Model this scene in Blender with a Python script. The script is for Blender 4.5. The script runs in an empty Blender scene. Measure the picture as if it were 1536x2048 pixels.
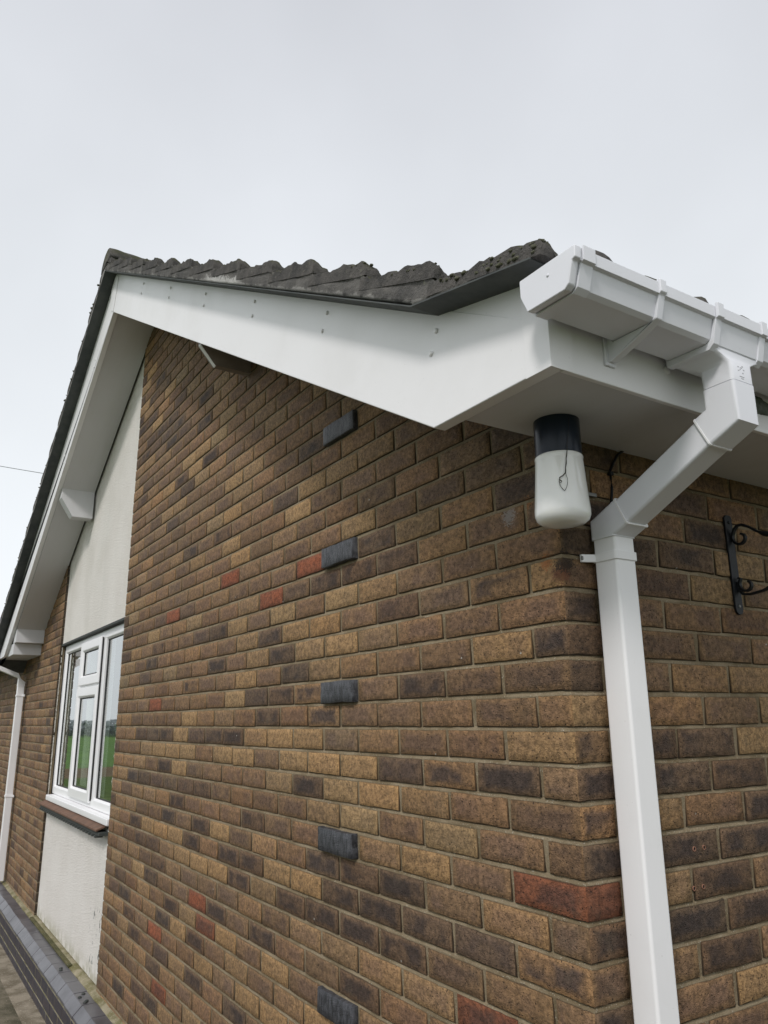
import bpy, bmesh, math, random
import numpy as np
from mathutils import Vector, Matrix, noise
random.seed(7); rng = np.random.default_rng(11)
S = bpy.context.scene
C = bpy.context.collection
rad = math.radians

# ------------------------------------------------------------------ camera
cam = bpy.data.cameras.new("camera"); co = bpy.data.objects.new("camera", cam); C.objects.link(co)
Rv = Vector((0.53601431, 0.84414322, -0.0105306)); Uv = Vector((0.2254654, -0.13112298, 0.96538703)); Fv = Vector((-0.81354411, 0.51983555, 0.26060888))
M = Matrix(((Rv.x, Uv.x, -Fv.x, 1.2103047), (Rv.y, Uv.y, -Fv.y, -1.24359145), (Rv.z, Uv.z, -Fv.z, 0.31860938), (0, 0, 0, 1)))
co.matrix_world = M
cam.sensor_fit = 'VERTICAL'; cam.sensor_height = 24.0; cam.lens = 24.0 * 1539.72 / 2048
cam.clip_start = 0.02; cam.clip_end = 5000
S.camera = co
S.render.resolution_x = 768; S.render.resolution_y = 1024

# ------------------------------------------------------------------ light
SUN_DIR = Vector((0.42, -0.60, 0.72)).normalized()       # towards the sun
SUN_STR = 1.5; SKY_STR = 0.1; EXPO = 0.32
elev = math.asin(SUN_DIR.z); az = math.atan2(SUN_DIR.x, SUN_DIR.y)
w = bpy.data.worlds.new("World"); S.world = w; w.use_nodes = True
nt = w.node_tree; N = nt.nodes; L = nt.links
for n in list(N): N.remove(n)
out = N.new('ShaderNodeOutputWorld'); bg = N.new('ShaderNodeBackground'); bg.inputs[1].default_value = SKY_STR
sky = N.new('ShaderNodeTexSky'); sky.sky_type = 'NISHITA'; sky.sun_disc = False
sky.sun_elevation = elev; sky.sun_rotation = az; sky.dust_density = 4.0; sky.air_density = 1.0
hs = N.new('ShaderNodeHueSaturation'); hs.inputs['Saturation'].default_value = 0.12; hs.inputs['Value'].default_value = 1.0
tc = N.new('ShaderNodeTexCoord'); sep = N.new('ShaderNodeSeparateXYZ'); L.new(tc.outputs['Generated'], sep.inputs[0])
rmp = N.new('ShaderNodeValToRGB'); L.new(sep.outputs['Z'], rmp.inputs[0])
e = rmp.color_ramp.elements; e[0].position = 0.0; e[0].color = (0.97, 1.015, 1.06, 1); e[1].position = 1.0; e[1].color = (0.70, 0.715, 0.77, 1)
m_ = e.new(0.3); m_.color = (0.945, 0.99, 1.035, 1)
m_ = e.new(0.5); m_.color = (0.885, 0.925, 0.975, 1)
m_ = e.new(0.75); m_.color = (0.755, 0.78, 0.835, 1)
cn = N.new('ShaderNodeTexNoise'); cn.inputs['Scale'].default_value = 2.4; cn.inputs['Detail'].default_value = 4; cn.inputs['Roughness'].default_value = 0.45
L.new(tc.outputs['Generated'], cn.inputs[0])
cr = N.new('ShaderNodeMapRange'); cr.inputs[1].default_value = 0.3; cr.inputs[2].default_value = 0.7; cr.inputs[3].default_value = 7.15; cr.inputs[4].default_value = 8.35
L.new(cn.outputs[0], cr.inputs[0])
vm = N.new('ShaderNodeVectorMath'); vm.operation = 'SCALE'; L.new(rmp.outputs[0], vm.inputs[0]); L.new(cr.outputs[0], vm.inputs['Scale'])
mx = N.new('ShaderNodeMix'); mx.data_type = 'RGBA'; mx.inputs[0].default_value = 0.88
L.new(sky.outputs[0], hs.inputs['Color']); L.new(hs.outputs[0], mx.inputs[6]); L.new(vm.outputs[0], mx.inputs[7])
L.new(mx.outputs[2], bg.inputs[0]); L.new(bg.outputs[0], out.inputs[0])
sun = bpy.data.lights.new("sun", 'SUN'); sun.energy = SUN_STR; sun.angle = rad(10); sun.color = (1.0, 0.955, 0.93)
so = bpy.data.objects.new("sun", sun); C.objects.link(so); so.rotation_euler = (-SUN_DIR).to_track_quat('-Z', 'Y').to_euler(); so.location = (2, -6, 8)
S.view_settings.view_transform = 'Standard'; S.view_settings.look = 'None'; S.view_settings.exposure = EXPO; S.view_settings.gamma = 1
S.cycles.max_bounces = 8; S.cycles.diffuse_bounces = 4; S.cycles.transparent_max_bounces = 8

# ------------------------------------------------------------------ material helpers
class G:
    def __init__(s, name):
        s.m = bpy.data.materials.new(name); s.m.use_nodes = True; s.t = s.m.node_tree
        s.b = s.t.nodes['Principled BSDF']; s.o = s.t.nodes['Material Output']
        s.tc = s.t.nodes.new('ShaderNodeTexCoord')
    def n(s, ty, **k):
        x = s.t.nodes.new(ty)
        for a, v in k.items(): setattr(x, a, v)
        return x
    def l(s, a, b): s.t.links.new(a, b)
    def noise(s, scale, detail=4, rough=.55, dist=0, co=None, sc=None):
        x = s.n('ShaderNodeTexNoise'); x.inputs['Scale'].default_value = scale; x.inputs['Detail'].default_value = detail
        x.inputs['Roughness'].default_value = rough; x.inputs['Distortion'].default_value = dist
        src = co or s.tc.outputs['Object']
        if sc:
            mp = s.n('ShaderNodeMapping'); mp.inputs['Scale'].default_value = sc; s.l(src, mp.inputs[0]); src = mp.outputs[0]
        s.l(src, x.inputs[0]); return x.outputs[0]
    def rng(s, v, a, b, c=0., d=1., smooth=True):
        x = s.n('ShaderNodeMapRange')
        if smooth: x.interpolation_type = 'SMOOTHSTEP'
        for i, q in enumerate((a, b, c, d)): x.inputs[1 + i].default_value = q
        s.l(v, x.inputs[0]); return x.outputs[0]
    def math(s, op, a, b=None):
        x = s.n('ShaderNodeMath', operation=op)
        for i, v in enumerate((a, b)):
            if v is None: continue
            if hasattr(v, 'node'): s.l(v, x.inputs[i])
            else: x.inputs[i].default_value = v
        return x.outputs[0]
    def mix(s, f, a, b, mode='MIX'):
        x = s.n('ShaderNodeMix', data_type='RGBA', blend_type=mode)
        for i, v in ((0, f), (6, a), (7, b)):
            if hasattr(v, 'node'): s.l(v, x.inputs[i])
            elif isinstance(v, (int, float)): x.inputs[i].default_value = v
            else: x.inputs[i].default_value = (*v[:3], 1)
        return x.outputs[2]
    def bump(s, h, strength=.3, dist=.002, prev=None):
        x = s.n('ShaderNodeBump'); x.inputs['Strength'].default_value = strength; x.inputs['Distance'].default_value = dist
        s.l(h, x.inputs['Height'])
        if prev: s.l(prev, x.inputs['Normal'])
        return x.outputs[0]
    def attr(s, name, ty='GEOMETRY'):
        x = s.n('ShaderNodeAttribute'); x.attribute_name = name; x.attribute_type = ty; return x
    def done(s, col=None, rough=None, nrm=None, spec=None, metal=None):
        def put(k, v):
            if v is None: return
            if hasattr(v, 'node'): s.l(v, s.b.inputs[k])
            elif isinstance(v, (int, float)): s.b.inputs[k].default_value = v
            else: s.b.inputs[k].default_value = (*v[:3], 1)
        put('Base Color', col); put('Roughness', rough); put('Normal', nrm); put('Specular IOR Level', spec); put('Metallic', metal)
        return s.m

def mat_brick():
    g = G('brown_brick')
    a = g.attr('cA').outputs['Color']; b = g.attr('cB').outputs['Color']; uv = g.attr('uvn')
    sp = g.n('ShaderNodeSeparateXYZ'); g.l(uv.outputs['Vector'], sp.inputs[0])
    # per brick texture offset
    of = g.n('ShaderNodeVectorMath', operation='SCALE'); g.l(b, of.inputs[0]); of.inputs['Scale'].default_value = 37.0
    ad = g.n('ShaderNodeVectorMath', operation='ADD'); g.l(g.tc.outputs['Object'], ad.inputs[0]); g.l(of.outputs[0], ad.inputs[1])
    P = ad.outputs[0]
    wob = g.noise(28, 3, .6, co=P)
    eu = g.math('ABSOLUTE', sp.outputs[0]); ev = g.math('ABSOLUTE', sp.outputs[1])
    eu2 = g.rng(g.math('ADD', eu, g.math('MULTIPLY', g.math('SUBTRACT', wob, .5), .35)), .62, .98)
    ev2 = g.rng(g.math('ADD', ev, g.math('MULTIPLY', g.math('SUBTRACT', wob, .5), .7)), .35, .98)
    edge = g.math('MAXIMUM', eu2, ev2)
    big = g.rng(g.noise(9, 2, .5, co=P), .42, .62)
    edge = g.math('MAXIMUM', edge, g.math('MULTIPLY', big, .75))
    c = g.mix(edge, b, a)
    # mottling
    mot = g.rng(g.noise(75, 5, .7, co=P), .32, .68, .60, 1.34)
    c = g.mix(1., c, g.comb(mot) if False else mot, 'MULTIPLY') if False else c
    vm_ = g.n('ShaderNodeVectorMath', operation='SCALE'); g.l(c, vm_.inputs[0]); g.l(mot, vm_.inputs['Scale']); c = vm_.outputs[0]
    # pits and sand grains
    crk = g.noise(115, 4, .62, dist=1.4, co=P, sc=(1, 1, 1.5))
    pit = g.rng(crk, .54, .62)
    c = g.mix(g.math('MULTIPLY', pit, .45), c, (.04, .027, .018))
    vo = g.n('ShaderNodeTexVoronoi'); vo.inputs['Scale'].default_value = 95; g.l(P, vo.inputs[0])
    hole = g.rng(vo.outputs['Distance'], .1, .2, 1., 0.)
    c = g.mix(g.math('MULTIPLY', hole, .8), c, (.015, .011, .009))
    v2 = g.n('ShaderNodeTexVoronoi'); v2.inputs['Scale'].default_value = 11; g.l(g.tc.outputs['Object'], v2.inputs[0])
    c = g.mix(g.rng(g.math('ADD', v2.outputs['Distance'], g.math('MULTIPLY', crk, .05)), .05, .06, .8, 0), c, (.55, .53, .48))
    # grey dusting of mortar and weather
    d = g.rng(g.noise(5.5, 5, .7), .55, .8, 0, .3); c = g.mix(d, c, (.20, .165, .11))
    mh = g.rng(sp.outputs[2], 0, 1, 0, 1)
    # chipped orange patch on the corner near the pipe clip
    for (px, py, pz, r_, col) in ((-.008, .004, .632, .024, (.18, .07, .038)), (-.004, .012, .655, .026, (.025, .02, .016)), (-.05, .0, .665, .018, (.33, .13, .04)), (.0, .03, .93, .03, (.16, .06, .03)), (-.165, 0, .80, .022, (.3, .27, .25)), (-.10, 0, .815, .014, (.33, .14, .05))):
        v = g.n('ShaderNodeVectorMath', operation='DISTANCE'); g.l(g.tc.outputs['Object'], v.inputs[0]); v.inputs[1].default_value = (px, py, pz)
        dd = g.math('ADD', v.outputs['Value'], g.math('MULTIPLY', g.math('SUBTRACT', crk, .5), .09))
        c = g.mix(g.math('MULTIPLY', g.rng(dd, r_ * .75, r_, 1, 0), .85), c, col)
    h = g.math('SUBTRACT', g.math('MULTIPLY', crk, -1.0), g.math('MULTIPLY', hole, .6))
    nb = g.bump(h, 1.0, .005)
    nb = g.bump(g.noise(420, 2, .6, co=P), .3, .001, nb)
    return g.done(c, g.rng(crk, .3, .7, .62, .9), nb, .35)

def mat_mortar(name='mortar', col=(.265, .212, .138), dark=(.165, .126, .074), sc=260):
    g = G(name)
    n1 = g.noise(sc, 3, .7); n2 = g.noise(7, 4, .6)
    c = g.mix(g.rng(n2, .35, .65), col, dark)
    c = g.mix(g.rng(n1, .60, .68, 0, .75), c, (.46, .43, .36)); c = g.mix(g.rng(n1, .30, .38, .6, 0), c, (.05, .04, .025))
    return g.done(c, .95, g.bump(n1, .9, .003), .2)

def mat_pvc(name='white_upvc', col=(.84, .835, .84), dirt=.12, rough=.32, streak=(1, 1, 1), bm_=.05):
    g = G(name)
    n1 = g.noise(3, 5, .6, sc=streak); n2 = g.noise(45, 4, .7)
    c = g.mix(g.rng(n1, .42, .75, 0, dirt), col, (.50, .49, .45)); c = g.mix(g.rng(n2, .6, .8, 0, dirt * .7), c, (.44, .43, .39))
    n3 = g.noise(900, 2, .5)
    c = g.mix(g.rng(g.noise(160, 2, .5), .75, .775, 0, .3), c, (.3, .28, .25))
    return g.done(c, g.rng(n1, .3, .7, rough, rough + .12), g.bump(n3, bm_, .0004, g.bump(g.noise(14, 2, .5), bm_ * .8, .002)), .5)

def mat_render():
    g = G('cream_render')
    n = g.noise(85, 4, .75, dist=.5); n2 = g.noise(2.2, 5, .6); n3 = g.noise(1.0, 4, .6, sc=(2, 1, .35))
    c = g.mix(g.rng(n2, .35, .7), (.84, .81, .76), (.78, .745, .69))
    c = g.mix(g.rng(n3, .5, .75, 0, .15), c, (.5, .51, .45))
    c = g.mix(g.rng(n, .28, .42, .4, 0), c, (.42, .40, .36))
    # peeling specks low down beside the pier
    sx = g.n('ShaderNodeSeparateXYZ'); g.l(g.tc.outputs['Object'], sx.inputs[0])
    bx = g.rng(sx.outputs[0], -4.25, -4.05); bz = g.rng(sx.outputs[2], -.72, -.78)
    pe = g.rng(g.noise(22, 4, .7, sc=(1.5, 1, .7)), .60, .635)
    c = g.mix(g.math('MULTIPLY', pe, g.math('MULTIPLY', bx, bz)), c, (.06, .07, .07))
    gz = g.math('MULTIPLY', g.rng(sx.outputs[2], -1.02, -1.16), g.rng(g.noise(12, 3, .6), .35, .6))
    c = g.mix(g.math('MULTIPLY', gz, .5), c, (.24, .23, .07))
    return g.done(c, .95, g.bump(n, 1.0, .012), .2)

def mat_tile(name='mossy_concrete_tile', a=(.120, .112, .104), b=(.062, .060, .058), moss=.8):
    g = G(name)
    n1 = g.noise(9, 5, .7); n2 = g.noise(60, 5, .75); n3 = g.noise(180, 3, .7)
    c = g.mix(g.rng(n1, .35, .65), a, b)
    c = g.mix(g.rng(n2, .55, .7, 0, .7), c, (.16, .15, .13))
    if name == 'verge_mortar':
        sx = g.n('ShaderNodeSeparateXYZ'); g.l(g.tc.outputs['Object'], sx.inputs[0])
        hgt = g.math('SUBTRACT', sx.outputs[2], g.math('SUBTRACT', 1.188, g.math('MULTIPLY', sx.outputs[0], .567)))   # height above the foot of the verge
        w1 = g.math('MULTIPLY', g.rng(sx.outputs[0], -1.54, -1.46), g.rng(sx.outputs[0], -1.10, -1.18))
        w2 = g.rng(g.math('ADD', hgt, g.math('MULTIPLY', g.math('SUBTRACT', n2, .5), .10)), .020, .032, 1, 0)
        c = g.mix(g.math('MULTIPLY', w1, w2), c, (.50, .49, .47))
        w3 = g.rng(g.math('ADD', hgt, g.math('MULTIPLY', g.math('SUBTRACT', n1, .5), .08)), .004, .012, .5, 0)
        c = g.mix(w3, c, (.38, .37, .35))
    geo = g.n('ShaderNodeNewGeometry'); sz = g.n('ShaderNodeSeparateXYZ'); g.l(geo.outputs['Normal'], sz.inputs[0])
    up = g.rng(sz.outputs[2], .1, .7)
    c = g.mix(g.math('MULTIPLY', g.math('MULTIPLY', up, g.rng(g.noise(14, 4, .7), .35, .55)), moss), c, (.052, .055, .022))
    c = g.mix(g.rng(g.noise(34, 4, .7), .64, .70, 0, .6), c, (.22, .22, .17))
    return g.done(c, .95, g.bump(n3, .7, .003, g.bump(n2, .9, .008)), .2)

def mat_plain(name, col, col2=None, rough=.6, ns=20, bump=.2, bd=.002, spec=.4, metal=0, sc=None):
    g = G(name); n = g.noise(ns, 5, .65, sc=sc)
    c = g.mix(g.rng(n, .35, .68), col, col2 or tuple(x * .75 for x in col))
    return g.done(c, rough, g.bump(g.noise(ns * 6, 3, .6), bump, bd), spec, metal)

def mat_ground():
    g = G('stained_concrete'); n1 = g.noise(2.6, 6, .7); n2 = g.noise(30, 5, .7); n3 = g.noise(140, 3, .7)
    c = g.mix(g.rng(n1, .4, .6), (.11, .098, .07), (.045, .042, .026))
    c = g.mix(g.rng(n2, .5, .7, 0, .6), c, (.06, .055, .028)); c = g.mix(g.rng(n3, .66, .7, 0, .8), c, (.42, .38, .30))
    return g.done(c, .9, g.bump(n3, .7, .003, g.bump(n2, .5, .008)), .3)

def mat_glass():
    g = G('window_glass'); t = g.t
    tr = g.n('ShaderNodeBsdfTransparent'); tr.inputs[0].default_value = (.86, .9, .88, 1)
    gl = g.n('ShaderNodeBsdfGlossy'); gl.inputs['Roughness'].default_value = .01; gl.inputs[0].default_value = (.95, .97, .96, 1)
    fr = g.n('ShaderNodeFresnel'); fr.inputs[0].default_value = 1.55
    geo = g.n('ShaderNodeNewGeometry')
    F4 = g.math('DIVIDE', g.math('MULTIPLY', fr.outputs[0], 4.0), g.math('ADD', g.math('MULTIPLY', fr.outputs[0], 3.0), 1.0))   # sealed double glazing: four surfaces
    f = g.math('MULTIPLY', F4, g.math('SUBTRACT', 1.0, geo.outputs['Backfacing']))
    mxx = g.n('ShaderNodeMixShader'); g.l(f, mxx.inputs[0]); g.l(tr.outputs[0], mxx.inputs[1]); g.l(gl.outputs[0], mxx.inputs[2])
    nb = g.bump(g.noise(1.1, 1, .4), .04, .02); g.l(nb, gl.inputs['Normal'])
    g.l(mxx.outputs[0], g.o.inputs[0]); return g.m

def mat_opal():
    g = G('opal_glass'); n = g.noise(6, 4, .6)
    c = g.mix(g.rng(n, .45, .75, 0, .35), (.91, .91, .89), (.78, .77, .70))
    g.b.inputs['Subsurface Weight'].default_value = .15; g.b.inputs['Subsurface Radius'].default_value = (.03, .03, .025); g.b.inputs['Subsurface Scale'].default_value = .5
    return g.done(c, .07, None, .7)

MB = mat_brick(); MM = mat_mortar(); PVC = mat_pvc(); PVCB = mat_pvc('gutter_upvc', (.76, .77, .81), .08, .28)
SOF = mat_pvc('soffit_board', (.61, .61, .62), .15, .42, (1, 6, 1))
WIN = mat_pvc('window_upvc', (.84, .84, .845), .0, .3, (1, 1, 1), 0.0)
REN = mat_render(); TILE = mat_tile(); UNDER = mat_plain('undercloak_board', (.10, .108, .105), (.065, .072, .073), .85, 8)
VMOR = mat_tile('verge_mortar', (.155, .147, .137), (.09, .087, .084), .3)
MOSS = mat_plain('moss_clumps', (.085, .088, .055), (.17, .17, .13), .98, 60, .9, .006, .1)
BLUE = mat_plain('blue_brick_glaze', (.014, .015, .019), (.085, .088, .10), .36, 42, 1.0, .005, .5, 0, (3, 1, .8))
BLUE2 = mat_plain('blue_engineering_brick', (.118, .117, .128), (.066, .064, .072), .36, 5, .3, .0015, .5)
BLUE3 = mat_plain('blue_brick_face', (.030, .030, .042), (.055, .045, .05), .5, 14, .5, .002, .45)
SILL = mat_plain('brown_clay_tile', (.17, .095, .062), (.12, .072, .05), .7, 14, .4, .002, .3)
LEAD = mat_plain('dark_creasing', (.04, .048, .045), (.06, .065, .06), .8, 30, .5)
BLACK = mat_plain('black_lamp_body', (.006, .012, .026), (.008, .016, .03), .28, 12, .1, .001, .3)
IRON = mat_plain('black_iron', (.008, .009, .012), (.014, .015, .018), .5, 40, .3, .001, .25)
OPAL = mat_opal(); GLASS = mat_glass(); GASK = mat_plain('black_gasket', (.02, .02, .02), None, .6)
CONC = mat_ground(); SEAL = mat_plain('foam_sealant', (.62, .6, .54), (.3, .27, .22), .9, 50, .9, .004, .2)
MFIL = mat_mortar('mortar_fillet', (.31, .275, .19), (.14, .128, .055), 120)
GREENM = mat_mortar('mossy_joint', (.11, .10, .045), (.06, .06, .025), 120)
STEEL = mat_plain('dull_screw', (.22, .22, .21), None, .45, 30, .1, .001, .5, .6)
WEB = mat_plain('dusty_cobweb', (.03, .025, .02), None, .95)
INT = mat_plain('interior_plaster', (.42, .40, .36), None, .9); CURT = mat_plain('white_curtain', (.72, .71, .67), (.6, .59, .55), .9, 6, .1)

# ------------------------------------------------------------------ mesh helpers
def link(name, me, mat, parent=None, smooth=False, bevel=0, seg=2):
    o = bpy.data.objects.new(name, me); C.objects.link(o)
    if parent: o.parent = parent; o.matrix_parent_inverse = parent.matrix_world.inverted() if False else Matrix.Translation(-wloc(parent))
    for m in (mat if isinstance(mat, (list, tuple)) else [mat]): me.materials.append(m)
    if smooth:
        me.polygons.foreach_set('use_smooth', [True] * len(me.polygons))
    if bevel:
        b = o.modifiers.new('bevel', 'BEVEL'); b.width = bevel; b.segments = seg; b.limit_method = 'ANGLE'; b.angle_limit = rad(30)
        me.polygons.foreach_set('use_smooth', [True] * len(me.polygons))
        wn = o.modifiers.new('wn', 'WEIGHTED_NORMAL'); wn.keep_sharp = True
    return o
def wloc(o):
    v = Vector(o.location); p = o.parent
    return v            # empties are top-level; parts keep their mesh in world coordinates
class MBd:
    def __init__(s): s.v = []; s.f = []
    def add(s, vs, fs):
        k = len(s.v); s.v += [tuple(x) for x in vs]; s.f += [tuple(i + k for i in f) for f in fs]; return s
    def box(s, x0, x1, y0, y1, z0, z1):
        return s.add([(x, y, z) for x in (x0, x1) for y in (y0, y1) for z in (z0, z1)],
                     [(0, 1, 3, 2), (4, 6, 7, 5), (0, 4, 5, 1), (2, 3, 7, 6), (0, 2, 6, 4), (1, 5, 7, 3)])
    def prism(s, pts, axis, a, b):            # polygon pts in the two other axes, extruded a..b
        n = len(pts); vs = []
        for d in (a, b):
            for p in pts:
                vs.append({'x': (d, p[0], p[1]), 'y': (p[0], d, p[1]), 'z': (p[0], p[1], d)}[axis])
        fs = [tuple(range(n))[::-1], tuple(range(n, 2 * n))] + [(i, (i + 1) % n, n + (i + 1) % n, n + i) for i in range(n)]
        return s.add(vs, fs)
    def loft(s, rings, cap=True):
        n = len(rings[0]); vs = [p for r in rings for p in r]; fs = []
        for k in range(len(rings) - 1):
            for i in range(n): j = (i + 1) % n; fs.append((k * n + i, k * n + j, (k + 1) * n + j, (k + 1) * n + i))
        if cap: fs += [tuple(range(n))[::-1], tuple(range((len(rings) - 1) * n, len(rings) * n))]
        return s.add(vs, fs)
    def tube(s, pts, r, n=8):
        rings = []; pts = [Vector(p) for p in pts]
        for i, p in enumerate(pts):
            t = (pts[min(i + 1, len(pts) - 1)] - pts[max(i - 1, 0)]).normalized()
            a = t.cross(Vector((0, 0, 1))); a = a.normalized() if a.length > 1e-4 else Vector((1, 0, 0)); b = t.cross(a)
            rr = r[i] if isinstance(r, (list, tuple)) else r
            rings.append([p + (a * math.cos(q) + b * math.sin(q)) * rr for q in [2 * math.pi * k / n for k in range(n)]])
        return s.loft(rings)
    def lathe(s, prof, cx, cy, n=48):
        return s.loft([[(cx + r * math.cos(2 * math.pi * k / n), cy + r * math.sin(2 * math.pi * k / n), z) for k in range(n)] for r, z in prof])
    def obj(s, name, mat, parent=None, **k):
        me = bpy.data.meshes.new(name); me.from_pydata(s.v, [], s.f)
        bm = bmesh.new(); bm.from_mesh(me); bmesh.ops.recalc_face_normals(bm, faces=bm.faces); bm.to_mesh(me); bm.free()
        return link(name, me, mat, parent, **k)
def box(name, d, mat, parent=None, bevel=.0015, **k): return MBd().box(*d).obj(name, mat, parent, bevel=bevel, **k)
def tag(o, label=None, cat=None, group=None, kind=None):
    for k, v in (('label', label), ('category', cat), ('group', group), ('kind', kind)):
        if v: o[k] = v
    return o
def empty(name, loc, label, cat, group=None):
    o = bpy.data.objects.new(name, None); C.objects.link(o); o.location = loc; o.empty_display_size = .1
    return tag(o, label, cat, group)

# ------------------------------------------------------------------ roof lines (z as a function of x)
AX = -3.6
def slope(x, z_ap, kr=.567, kl=.555): return z_ap - (kr * (x - AX) if x > AX else kl * (AX - x))
BB = 2.945       # bottom of barge boards at the apex
UB = 3.218       # undercloak underside at the apex
G0 = -1.43       # ground
house = empty('house', (-3.5, 1.5, G0), 'brown brick bungalow with white boarded eaves and a mossy tiled gable roof', 'house')

# ------------------------------------------------------------------ bricks
BW, BH, JT = .215, .0668, .010
PAL = {  # edge colour, centre colour (linear albedo)
 'N': ((.255, .151, .075), (.192, .116, .072)),
 'N2': ((.232, .138, .068), (.158, .096, .060)),
 'N3': ((.300, .180, .084), (.242, .146, .080)),
 'T': ((.37, .230, .105), (.31, .195, .095)),
 'T2': ((.31, .195, .092), (.25, .158, .083)),
 'D': ((.165, .102, .058), (.062, .042, .033)),
 'D2': ((.165, .102, .060), (.105, .067, .048)),
 'M': ((.29, .168, .078), (.090, .059, .044)),
 'R': ((.24, .085, .042), (.29, .088, .040)),
 'Q': ((.22, .080, .038), (.12, .052, .034)),
}
SPEC = {'Ry': [(12, 8), (10, 6), (11, 5), (11, 12), (5, 13), (-6, 9), (-9, 12)], 'Dy': [(10, 4), (8, 6), (7, 6), (9, 9), (6, 5), (5, 6), (4, 6), (3, 9), (8, 13), (9, 13), (3, 13), (3, 12), (7, 9), (15, 11), (15, 9), (0, 14), (0, 13), (-1, 11), (0, 9), (-2, 11), (-2, 9), (-1, 7), (1, 5), (-4, 14), (-4, 13), (-4, 12), (-3, 10), (-3, 8), (-3, 7), (-2, 4), (-3, 14), (-5, 12), (-4, 7), (-6, 12), (-4, 5), (-7, 15), (-8, 14), (-7, 11), (-8, 11), (-6, 6), (-6, 8), (-4, 4), (-10, 13), (-8, 9), (-11, 12), (-10, 15), (-12, 14), (-9, 14), (-14, 14), (-13, 12), (-10, 7), (-2, 3), (-2, 2), (-3, 3), (-3, 2), (-4, 3), (-4, 2), (2, 0), (-6, 3), (11, 3), (10, 2), (10, 3), (17, 5), (32, 16), (26, 10), (32, 14), (24, 10), (27, 13), (29, 16), (27, 14), (25, 13), (21, 10), (21, 12), (31, 15), (34, 16), (26, 15)],
 'My': [(8, 0), (5, 5), (4, 4), (6, 10), (-3, 0), (2, 1)], 'Ty': [(8, 5), (8, 4), (9, 8), (13, 8), (14, 8), (16, 8), (14, 5), (7, 4), (6, 7), (5, 8), (4, 10), (3, 6), (3, 5), (3, 11), (2, 12), (2, 11), (2, 10), (2, 8), (2, 7), (2, 5), (1, 11), (9, 6), (9, 4), (10, 13), (-3, 6), (-3, 5), (2, 4), (1, 4), (-3, 13), (-3, 12), (-3, 11), (-2, 8), (-4, 10), (-4, 9), (-4, 8), (-6, 13), (-7, 8), (-8, 10), (-7, 6), (-9, 9), (-9, 7), (-9, 6), (-8, 4), (2, 3), (1, 3), (-1, 2), (0, 3), (0, 1), (12, 3), (15, 5), (8, -1), (34, 15), (30, 13), (23, 9), (28, 14), (22, 9), (22, 10), (21, 13), (21, 11), (22, 11), (18, 8)],
 'Qy': [(-12, 11), (-7, 9), (-1, 0), (-5, 1)], 'Dx': [(3, 0), (3, 1), (2, 1), (2, 2), (0, 1), (0, 2), (0, 0), (-1, 1), (-2, 1), (-2, 0), (-3, 1), (1, 2), (5, -1), (9, 0), (9, 1), (10, 2)], 'Tx': [(3, 2), (-4, 2)], 'Qx': [(-1, -1)], 'Mx': [(3, -1), (1, -1)]}
CL = {}
for key, lst in SPEC.items():
    for kn in lst: CL[(key[1],) + kn] = key[0]
NU, NV = 7, 3
us = np.concatenate([[-1], np.linspace(-1, 1, NU + 1), [1]]); vs_ = np.concatenate([[-1], np.linspace(-1, 1, NV + 1), [1]])
nu, nv = len(us), len(vs_)
UU, VV = np.meshgrid(us, vs_, indexing='ij')
II, JJ = np.meshgrid(np.arange(nu), np.arange(nv), indexing='ij')
outer = (II == 0) | (II == nu - 1) | (JJ == 0) | (JJ == nv - 1)
ringidx = [(i, 0) for i in range(nu)] + [(nu - 1, j) for j in range(1, nv)] + [(i, nv - 1) for i in range(nu - 2, -1, -1)] + [(0, j) for j in range(nv - 2, 0, -1)]
rid = np.array([i * nv + j for i, j in ringidx]); nr = len(rid)
TF = [(i * nv + j, (i + 1) * nv + j, (i + 1) * nv + j + 1, i * nv + j + 1) for i in range(nu - 1) for j in range(nv - 1)]
TF += [(int(rid[a]), nu * nv + a, nu * nv + (a + 1) % nr, int(rid[(a + 1) % nr])) for a in range(nr)]
TF = np.array(TF); NP = nu * nv + nr
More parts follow.
